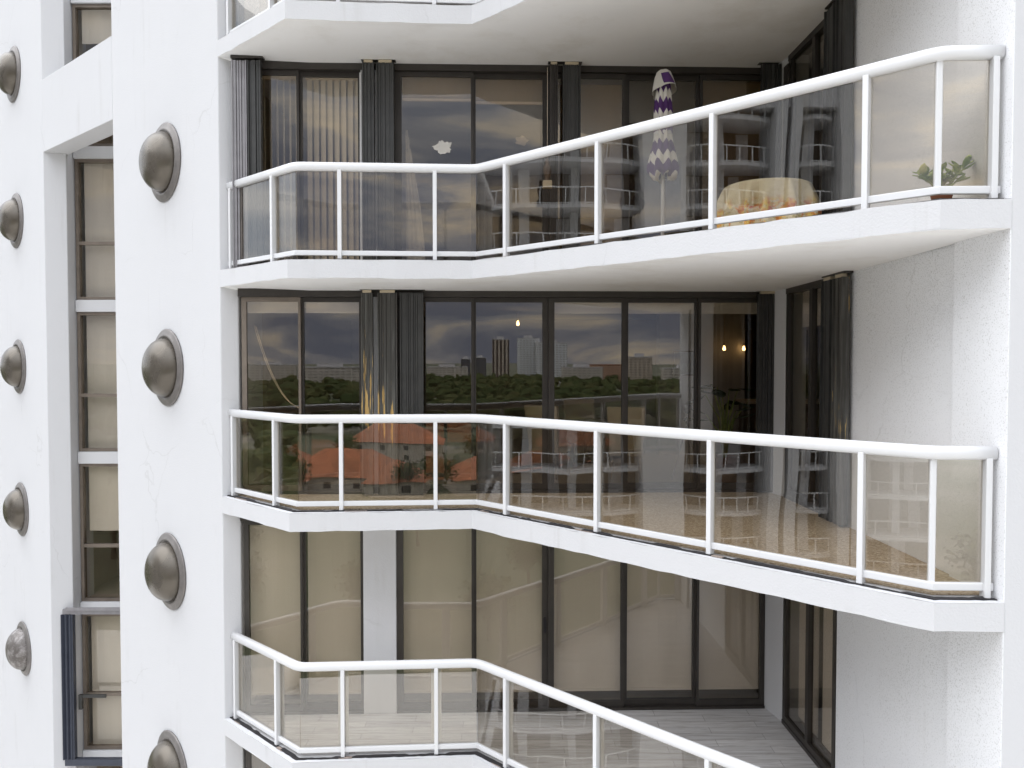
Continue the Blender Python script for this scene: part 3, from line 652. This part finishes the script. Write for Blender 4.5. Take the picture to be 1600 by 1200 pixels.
n_ = k*6; fs = [(l*k+i, l*k+i+1, (l+1)*k+i+1, (l+1)*k+i) for l in range(5) for i in range(k-1)]; fs += [tuple(q+n_ for q in f[::-1]) for f in fs]
b.add(vs, fs, True); tag(b.build('white_drape', M['paper']), 'pale drape hanging in the pane right of the top balcony black shutter', 'drape')
ho = empty('hanging_ornament', (.42, 9.55, 2.05), 'small dark figure ornament on a tan block, hanging before the top balcony shutter', 'ornament')
b = MB(); b.box((-.055, -.05, 0), (.055, .05, .085)); put(b.build('block', M['tan'], bevel=.008), ho).location = (0, 0, 0)
b = MB(); b.lathe([(.035, .085), (.028, .12), (.045, .19), (.05, .24), (.03, .275), (.018, .29), (.028, .315), (.024, .34), (.0, .355)], k=18); put(b.build('figure', M['inner_dark']), ho).location = (0, 0, 0)
b = MB(); b.tube([(0, 0, .35), (0, 0, 1.42)], .003, 6); put(b.build('cord', M['bar']), ho).location = (0, 0, 0)

# ------------------------------------------------------------------ things in the middle apartment
FB = -1.684
M['uphol'] = plain('cream_upholstery', (.66, .56, .40), .85, 0, .05, 8, .2, 80)
M['lampmat'] = NT('lamp_glow').m
def emis(name, c, s):
    g = NT(name); e_ = g.n('ShaderNodeEmission'); e_.inputs[0].default_value = (*c, 1); e_.inputs[1].default_value = s; g.l(e_.outputs[0], g.out.inputs[0]); return g.m
M['glow'] = emis('warm_bulb', (1, .62, .25), 7)
def chair():
    r = empty('dining_chair', (0, 0, FB))
    b = MB(); b.box((-.24, -.24, .36), (.24, .24, .48)); o = b.build('seat', M['uphol'], bevel=.04); o.parent = r
    b = MB(); vs = []; k = 9
    for dy in (0, .09):
        for zz, w_, ln in ((.44, .22, 0), (.62, .235, .01), (.85, .255, .04), (1.05, .26, .08)):
            for i in range(k):
                f = i/(k-1)*2-1; vs.append((f*w_, .19+ln+dy-.035*(f*f)+.0, zz))
    fs = []
    for l in range(3):
        for i in range(k-1):
            fs.append((l*k+i, l*k+i+1, (l+1)*k+i+1, (l+1)*k+i)); q = 4*k; fs.append((q+l*k+i+1, q+l*k+i, q+(l+1)*k+i, q+(l+1)*k+i+1))
        fs.append((l*k, (l+1)*k, 4*k+(l+1)*k, 4*k+l*k)); fs.append((l*k+k-1, 4*k+l*k+k-1, 4*k+(l+1)*k+k-1, (l+1)*k+k-1))
    for i in range(k-1): fs.append((3*k+i, 3*k+i+1, 7*k+i+1, 7*k+i)); fs.append((i+1, i, 4*k+i, 4*k+i+1))
    b.add(vs, fs, False); o = b.build('backrest', M['uphol'], bevel=.02); o.parent = r
    for sx_ in (-1, 1):
        for sy_ in (-1, 1):
            b = MB(); b.tube([(.20*sx_, .20*sy_, 0), (.19*sx_, .19*sy_, .37)], [.016, .024], 8); o = b.build('leg', M['inner_dark']); o.parent = r
    return r
ch0 = chair(); first = True
for x_, y_, rz, lab in ((1.60, 11.15, 172, 'cream high back dining chair closest to the panes, left of the tripod'), (.55, 11.45, 150, 'cream dining chair seen through the middle balcony glass, left of the other chair'), (1.15, 12.9, 10, 'cream dining chair on the far side of the dining table')):
    if first: c_ = ch0; first = False
    else:
        c_ = ch0.copy(); COL.objects.link(c_)
        for q in ch0.children: d_ = q.copy(); COL.objects.link(d_); d_.parent = c_
    c_.location = (x_, y_, FB); c_.rotation_euler = (0, 0, R(rz)); tag(c_, lab, 'chair', 'cream dining chairs')
t2 = empty('dining_table', (1.15, 12.1, FB), 'round dining table between the cream chairs of the middle apartment', 'table')
b = MB(); b.lathe([(0, .75), (.6, .75), (.61, .735), (.6, .72), (0, .72)], k=48); put(b.build('tabletop', M['inner_light']), t2).location = (0, 0, 0)
b = MB(); b.lathe([(.28, 0), (.27, .03), (.06, .07), (.05, .4), (.10, .72)], k=24); put(b.build('pedestal', M['inner_dark']), t2).location = (0, 0, 0)
pf = empty('framed_picture', (3.05, 14.18, -.05), 'small framed picture on the pale wall of the middle apartment', 'picture')
b = MB(); frame_rect(b, -.19, .19, -.02, -.22, .22, .02, .03); put(b.build('frame', M['inner_dark']), pf).location = (0, 0, 0)
b = MB(); b.box((-.17, -.005, -.20), (.17, .005, .20)); put(b.build('print', M['blueshut']), pf).location = (0, 0, 0); M['print'] = plain('grey_blue_print', (.36, .40, .46), .6, 0, .3, 5); pf.children[1].data.materials[0] = M['print']
tp = empty('tripod_telescope', (2.47, 11.2, FB), 'dark small telescope on a tripod behind the middle apartment panes', 'telescope')
for i in range(3):
    a = R(30+120*i); b = MB(); b.tube([(.22*math.cos(a), .22*math.sin(a), 0), (0, 0, .80)], .012, 8); put(b.build('leg', M['dark']), tp).location = (0, 0, 0)
b = MB(); b.tube([(0, 0, .78), (0, 0, .92)], .02, 8); b.box((-.05, -.05, .83), (.05, .05, .87)); put(b.build('mount', M['dark']), tp).location = (0, 0, 0)
b = MB(); b.tube([(-.03, -.14, 1.03), (0, .02, .98), (.02, .14, .95)], [.055, .05, .035], 14); put(b.build('tube', M['blueshut']), tp).location = (0, 0, 0)
M['leafdark'] = plain('dark_leaf', (.025, .055, .022), .4, 0, .3, 8)
hp = empty('leafy_houseplant', (2.95, 11.0, FB), 'large dark leaved houseplant at the right end of the middle apartment', 'plant')
b = MB(); b.lathe([(0, 0), (.16, 0), (.21, .34), (.22, .36), (.19, .36), (.18, .30), (0, .30)], k=28); put(b.build('pot', M['terracotta']), hp).location = (0, 0, 0)
st = MB(); lf = MB(); rnd = random.Random(5)
for i in range(15):
    a = i*2.4; h = rnd.uniform(.55, 1.15); r_ = rnd.uniform(.12, .42); e_ = Vector((r_*math.cos(a), r_*math.sin(a), .32+h*.9))
    st.tube([(0, 0, .3), (e_.x*.35, e_.y*.35, .3+h*.6), e_], [.012, .009, .006], 6); leaf(lf, e_, (math.cos(a), math.sin(a), rnd.uniform(-.5, .25)), rnd.uniform(.28, .42), rnd.uniform(.13, .2))
put(st.build('stem', M['succulent']), hp).location = (0, 0, 0); put(lf.build('leaves', M['leafdark']), hp).location = (0, 0, 0)
kc = empty('kitchen_counter', (4.6, 13.2, FB), 'brown kitchen counter with pale top behind the houseplant', 'counter')
b = MB(); b.box((-.75, -.3, 0), (1.2, .3, .98)); put(b.build('cabinet', M['inner_dark']), kc).location = (0, 0, 0)
b = MB(); b.box((-.80, -.35, .98), (1.25, .33, 1.03)); put(b.build('countertop', M['bar']), kc).location = (0, 0, 0)
def bulb(loc, label, pend):
    r = empty('hanging_lamp', loc, label, 'lamp', 'small warm lamps of the middle apartment')
    b = MB(); b.lathe([(0, -.03), (.02, -.025), (.028, 0), (.02, .03), (.012, .06)], k=18); put(b.build('bulb', M['glow']), r).location = (0, 0, 0)
    b = MB(); b.lathe([(.014, .055), (.02, .06), (.02, .10), (.004, .11), (.004, pend)], k=12); put(b.build('fitting', M['bar']), r).location = (0, 0, 0)
bulb((.10, 13.6, .62), 'small glowing lamp seen through the pane right of the dark stacks, middle apartment', .24)
bulb((3.70, 13.9, .20), 'small glowing lamp above the counter, left of its twin', .66)
bulb((4.10, 14.1, .20), 'small glowing lamp above the counter, right of its twin', .66)
b = MB(); pts = []
for i in range(15): f = i/14; q = wp(-3.25+.62*f, -.10); pts.append((q[0], q[1], .45-1.05*(1-(1-f)**2.2)))
b.tube(pts, .004, 6); pts2 = [(p_[0]+.025, p_[1], p_[2]-.015) for p_ in pts]; pts += [(pts[-1][0]+.03, pts[-1][1], pts[-1][2]-.01)]
b.tube(pts2[::-1], .004, 6); tag(b.build('blind_cord', M['bar']), 'thin pale cord looping across the leftmost pane of the middle apartment', 'cord')

# ------------------------------------------------------------------ the city round about (seen in the glass)
def ground_mat():
    g = NT('suburban_ground'); v = g.obj(); a = g.noise(.02, 5, .6, v); c = g.ramp(a, [(.40, (.055, .075, .03)), (.52, (.11, .115, .06)), (.60, (.23, .21, .17))])
    g.bsdf(g.mix(g.noise(.4, 4, .6, v), c, g.mix(.5, c, (.06, .06, .04))), .95); return g.m
b = MB(); k = 64; b.add([(0, 0, GROUND)] + [(7000*math.cos(2*math.pi*i/k), 7000*math.sin(2*math.pi*i/k), GROUND) for i in range(k)], [(0, i+1, (i+1) % k+1) for i in range(k)])
tag(b.build('ground', ground_mat()), kind='structure')
b = MB(); b.prism([(-75, -58), (75, -58), (75, 60), (-75, 60)], GROUND+.01, GROUND+.05)  # added pale slab, out of view, bouncing light up onto the soffits
g = NT('pale_bounce'); v = g.obj(); g.bsdf(g.mix(g.noise(.15, 5, .6, v), (.58, .55, .51), (.68, .65, .60)), .9); tag(b.build('bounce_slab', g.m), kind='structure')
g = NT('tree_canopy'); v = g.obj(); c = g.ramp(g.noise(.35, 6, .7, v), [(.36, (.018, .032, .010)), (.5, (.045, .066, .020)), (.66, (.105, .115, .04))])
c = g.mix(g.ramp(g.noise(.03, 3, .5, v), [(.5, (0, 0, 0)), (.7, (1, 1, 1))]), c, g.mix(.5, c, (.14, .12, .05))); g.bsdf(c, .9, 0, g.bump(g.noise(.9, 4, .6, v), 1, .8), .1); M['canopy'] = g.m
ib = bmesh.new(); bmesh.ops.create_icosphere(ib, subdivisions=2, radius=1); ICO_V = [v_.co.copy() for v_ in ib.verts]; ICO_F = [tuple(q.index for q in f.verts) for f in ib.faces]; ib.free()
rnd = random.Random(21); b = MB()
def blob(b, x_, y_, z_, r_):
    vs = []; sx_ = rnd.uniform(.8, 1.25)
    for p_ in ICO_V:
        k_ = 1+rnd.uniform(-.32, .32); vs.append((x_+p_.x*r_*sx_*k_, y_+p_.y*r_*k_, z_+p_.z*r_*.75*k_))
    b.add(vs, ICO_F, False)
n_ = 0
while n_ < 2600:
    D = 250+850*rnd.random()**.8; ax = rnd.uniform(-.62, .75)
    x_, y_ = ax*D, -D
    if D < 300 and -60 < x_ < 70: continue
    blob(b, x_, y_, GROUND+rnd.uniform(4, 9), rnd.uniform(2.6, 5.6)); n_ += 1
for i in range(700):
    D = 70+700*rnd.random(); a = rnd.uniform(.08, .75); x_, y_ = -D*math.cos(a), D*math.sin(a)+6
    if math.hypot(x_+272, y_-99) < 26 or (x_ > -272 and abs(y_/x_+.36) < .05): continue
    blob(b, x_, y_, GROUND+rnd.uniform(2, 5), rnd.uniform(3, 6))
tag(b.build('forest', M['canopy']), 'dark green tree canopy stretching to the skyline', 'forest', kind='stuff')

def city_mat(name, wall, win, bw, rh, mort, vert=False):
    g = NT(name); t_ = g.n('ShaderNodeTexCoord'); s_ = g.n('ShaderNodeSeparateXYZ'); g.l(t_.outputs['Object'], s_.inputs[0])
    cmb = g.n('ShaderNodeCombineXYZ'); g.l(g.math('ADD', s_.outputs[0], s_.outputs[1]), cmb.inputs[0]); g.l(s_.outputs[2], cmb.inputs[1])
    bt = g.n('ShaderNodeTexBrick'); bt.offset = 0; g.l(cmb.outputs[0], bt.inputs['Vector']); bt.inputs['Scale'].default_value = 1; bt.inputs['Brick Width'].default_value = bw; bt.inputs['Row Height'].default_value = rh
    bt.inputs['Mortar Size'].default_value = mort; bt.inputs['Color1'].default_value = (*win, 1); bt.inputs['Color2'].default_value = (*[q*1.4 for q in win], 1); bt.inputs['Mortar'].default_value = (*wall, 1)
    g.bsdf(bt.outputs[0], .8); return g.m
CM = [city_mat('striped_tower', (.50, .43, .36), (.07, .05, .045), 6, 400, 1.6), city_mat('white_tower', (.84, .84, .84), (.12, .13, .15), 4.5, 3, .85), city_mat('beige_tower', (.55, .47, .38), (.16, .12, .10), 5, 3, .9),
      city_mat('dark_tower', (.16, .16, .18), (.05, .05, .06), 5, 3, .6), city_mat('low_block', (.62, .57, .50), (.22, .19, .17), 6, 3.2, 1.0), city_mat('pink_block', (.55, .33, .22), (.20, .13, .10), 6, 3.2, 1.0)]
RT = plain('orange_tile', (.38, .135, .06), .8, 0, .28, .5, .3, 2)
def city(px, D, wd, top, mat, label, cat='tower', dep=18, roof=None):
    x_ = ((px-800)/1245 + .06)*D - .6; y_ = 20.1 - D
    r = empty('distant_building', (x_, y_, GROUND), label, cat, 'buildings on the far skyline')
    b = MB(); h = top - GROUND; b.prism([(-wd/2, -dep/2), (wd/2, -dep/2), (wd/2, dep/2), (-wd/2, dep/2)], 0, h); o = b.build('wall', mat); o.parent = r
    b = MB(); b.prism([(-wd/2-.4, -dep/2-.4), (wd/2+.4, -dep/2-.4), (wd/2+.4, dep/2+.4), (-wd/2-.4, dep/2+.4)], h, h+1.2); b.box((-wd*.22, -dep*.25, h+1.2), (wd*.18, dep*.2, h+5)) if roof is None else None
    o = b.build('roof', roof or M['inner_light']); o.parent = r
city(782, 1250, 26, 31, CM[0], 'slim dark and cream striped tower on the skyline')
city(826, 1080, 30, 28, CM[1], 'left half of the white twin tower, with dark windows')
city(862, 1060, 40, 22, CM[1], 'broad white tower right of the striped tower')
city(750, 1350, 20, 3, CM[3], 'short dark tower left of the striped tower')
city(728, 1400, 16, 1, CM[3], 'shortest dark tower on the skyline')
city(1002, 930, 26, 4, CM[2], 'beige balconied tower at the right of the skyline')
for px, D, wd, top, m, lab, rf in ((520, 900, 70, -8, 4, 'long pale low block above the trees', None), (430, 1000, 60, -6, 4, 'pale low block at the left end of the skyline', None), (910, 980, 50, -9, 4, 'cream low block right of the white tower', None),
        (948, 1050, 48, -6, 5, 'pink low block with orange roof', RT), (700, 1200, 60, -11, 4, 'grey low block before the dark towers', None), (590, 1150, 50, -8, 3, 'dim low block left of the towers', None), (1080, 900, 60, -9, 4, 'cream low block right of the beige tower', None), (1180, 1000, 70, -6, 1, 'white block at the right end of the skyline', None)):
    city(px, D, wd, top, CM[m], lab, 'building', 14, rf)

# houses
M['house'] = plain('house_stucco', (.52, .46, .38), .9); M['house_white'] = plain('white_siding', (.78, .78, .76), .8); M['shingle'] = plain('grey_shingle', (.16, .17, .19), .9)
def hip(b, x0, x1, y0, y1, z0, h, o=.7):
    x0 -= o; x1 += o; y0 -= o; y1 += o; w_, d_ = x1-x0, y1-y0; k = min(w_, d_)/2
    if w_ >= d_: r0, r1 = (x0+k, (y0+y1)/2, z0+h), (x1-k, (y0+y1)/2, z0+h)
    else: r0, r1 = ((x0+x1)/2, y0+k, z0+h), ((x0+x1)/2, y1-k, z0+h)
    vs = [(x0, y0, z0), (x1, y0, z0), (x1, y1, z0), (x0, y1, z0), r0, r1]
    fs = [(0, 1, 5, 4), (1, 2, 5), (2, 3, 4, 5), (3, 0, 4)] if w_ >= d_ else [(0, 1, 4), (1, 2, 5, 4), (2, 3, 5), (3, 0, 4, 5)]
    b.add(vs, fs + [(3, 2, 1, 0)])
def house(x_, y_, rz, wings, label, wm, rm):
    r = empty('house', (x_, y_, GROUND), label, 'house', 'houses below the tower'); r.rotation_euler = (0, 0, R(rz))
    for (x0, x1, y0, y1, h, rh) in wings:
        b = MB(); b.box((x0, y0, 0), (x1, y1, h)); o = b.build('wall', wm); o.parent = r
        b = MB(); hip(b, x0, x1, y0, y1, h, rh); o = b.build('roof', rm); o.parent = r
        n_ = max(1, int((x1-x0)/6))
        for i in range(n_):
            c_ = x0+(x1-x0)*(i+.5)/n_
            for lv in range(int(h//3)):
                b = MB(); b.box((c_-.8, y1+.0, 1+3*lv), (c_+.8, y1+.05, 2.4+3*lv)); o = b.build('window', M['frame']); o.parent = r
house(-15, -172, 8, [(-15, 12, -8, 7, 3.6, 5.4), (-22, -9, -2, 10, 3.2, 4.0), (5, 18, 0, 13, 3.2, 4.2)], 'orange tiled house with several wings, nearest the tower', M['house'], RT)
house(17, -166, -10, [(-10, 12, -8, 8, 3.6, 5.2), (4, 15, 3, 15, 3.2, 4.0)], 'orange tiled house right of the winged one', M['house'], RT)
house(-40, -196, 14, [(-11, 10, -7, 7, 3.8, 5.0), (-4, 7, 4, 13, 3.2, 3.8)], 'orange tiled house left of the winged one', M['house'], RT)
house(34, -226, -4, [(-12, 12, -8, 7, 4, 5)], 'orange tiled house standing further back among trees', M['house'], RT)
house(-4, -222, 4, [(-15, 12, -8, 8, 6.2, 5.2)], 'orange tiled house behind the winged one', M['house'], RT)
house(-274, 99, 70, [(-6, 6, -5, 5, 5.4, 3.4)], 'small white house with grey roof among trees to the left', M['house_white'], M['shingle'])
# trees near the houses
g = NT('leaf_green'); v = g.obj(); g.bsdf(g.ramp(g.noise(.8, 5, .6, v), [(.38, (.03, .05, .015)), (.62, (.11, .12, .04))]), .8, 0, None, .2); M['leafgreen'] = g.m
M['bark'] = plain('tree_bark', (.13, .10, .07), .9, 0, .2, 3)
rnd = random.Random(8); r0 = empty('garden_tree', (0, 0, GROUND)); b = MB(); b.tube([(0, 0, 0), (.2, .1, 3), (.1, .3, 6)], [.35, .25, .12], 8)
for i in range(5): a = i*1.3; b.tube([(.15, .15, 3+.4*i), (2*math.cos(a), 2*math.sin(a), 5+.5*i)], [.14, .05], 6)
o = b.build('trunk', M['bark']); o.parent = r0; b = MB()
for i in range(900):
    d = Vector((rnd.gauss(0, 1), rnd.gauss(0, 1), rnd.gauss(0, .8))).normalized()*(3.4*rnd.random()**.4); c_ = Vector((.2, .2, 6.4))+d*(1+.25*math.sin(d.x*2+d.y*3)); u = Vector((rnd.gauss(0, 1), rnd.gauss(0, 1), rnd.gauss(0, 1))).normalized(); w_ = u.cross(d).normalized(); q = rnd.uniform(.25, .5)
    b.add([c_-u*q, c_+w_*q*.6, c_+u*q, c_-w_*q*.6], [(0, 1, 2, 3)])
o = b.build('crown', M['leafgreen']); o.parent = r0; first = True
for i, (x_, y_) in enumerate(((-30, -170), (-27, -160), (-2, -158), (28, -175), (24, -160), (-50, -188), (40, -190), (-20, -205), (16, -205), (-60, -170), (50, -170), (4, -150), (-40, -155), (-62, -215), (48, -215), (-240, 80), (-255, 118), (-33, -95), (-12, -70), (8, -84), (26, -66), (38, -102), (-48, -120), (14, -118), (-8, -108), (52, -84), (-26, -68), (-60, -90), (2, -64))):
    if first: c_ = r0; first = False
    else:
        c_ = r0.copy(); COL.objects.link(c_)
        for q in r0.children: d_ = q.copy(); COL.objects.link(d_); d_.parent = c_
    c_.location = (x_, y_, GROUND); c_.rotation_euler = (0, 0, rnd.uniform(0, 6)); s_ = rnd.uniform(.75, 1.2); c_.scale = (s_, s_, s_)
    tag(c_, 'leafy garden tree growing among the orange roofed houses', 'tree', 'garden trees round the houses')

# the facing wing of the estate, off to the left of the picture
def wing(x0, yoff, ztop, label):
    r = empty('facing_apartment_block', (x0, yoff, GROUND), label, 'building', 'white apartment blocks to the left')
    def add(mb, n, m): o = mb.build(n, m); o.parent = r
    lv = [z for z in [31.45+2.8*k for k in range(-11, 8)] if .5 < z < ztop-GROUND-2]
    H = ztop - GROUND
    b = MB(); b.box((-16, -13.5, 0), (-3.2, 10.3, H-1)); add(b, 'wall', M['inner_dark'])
    for y0, y1, fx in ((-2.7, 0, .3), (-9.0, -8.3, .2), (-9.9, -9.3, .2), (-13.3, -12.4, .1), (10.0, 10.9, -1.0)):
        b = MB(); b.box((-4, y0, 0), (fx, y1, H)); add(b, 'pier', M['stucco'])
    for y_ in (7.4, 4.2, -5.4, -11):
        b = MB(); b.box((-2.0, y_-.3, 0), (-1.5, y_+.3, H-2)); add(b, 'column', M['stucco'])
    b = MB(); b.box((-3.15, -9.3, 0), (-2.6, -9.0, H-3)); add(b, 'stair_window', M['frame'])
    b = MB(); b.box((-15, -13.3, H-2.6), (-.2, 10.2, H)); add(b, 'parapet', M['stucco'])
    for (y0, y1, bul) in ((.02, 9.98, 1.3), (-8.28, -2.72, .9), (-12.38, -9.92, .5)):
        n_ = 14
        crv = [(-1.0 + bul*math.sin(math.pi*i/n_)**.8, y0+(y1-y0)*i/n_) for i in range(n_+1)]
        for z in lv:
            b = MB(); b.prism(crv + [(-3.2, y1), (-3.2, y0)], z-.22, z); add(b, 'slab', M['edge'])
            b = MB(); ins = [(x_-.1, y_) for x_, y_ in crv]; b.sweep(ins, [(-.035, 0), (.035, 0), (.035, .07), (-.035, .07)], z+1.0); b.sweep(ins, [(-.02, 0), (.02, 0), (.02, .05), (-.02, .05)], z+.06)
            stp = 2 if (y1-y0) > 4 else 5
            for i in range(1, n_, stp): b.box((ins[i][0]-.03, ins[i][1]-.03, z), (ins[i][0]+.03, ins[i][1]+.03, z+1.0))
            add(b, 'railing', M['rail'])
            b = MB(); rr = random.Random(int(z*7+y0*31))
            yy = y0+rr.uniform(.3, 1.2)
            while yy < y1-1: 
                wd = rr.uniform(.6, 1.1); b.box((-3.2, yy, z), (-3.14, min(y1, yy+wd), z+2.5)); yy += wd+rr.uniform(2.0, 4.5)
            add(b, 'wall_panel', M['inner_light'])
wing(-42, 0, 18.5, 'white apartment block with bowed balconies facing the tower')
wing(-47, -27, -1.0, 'lower white apartment block beyond the facing one')
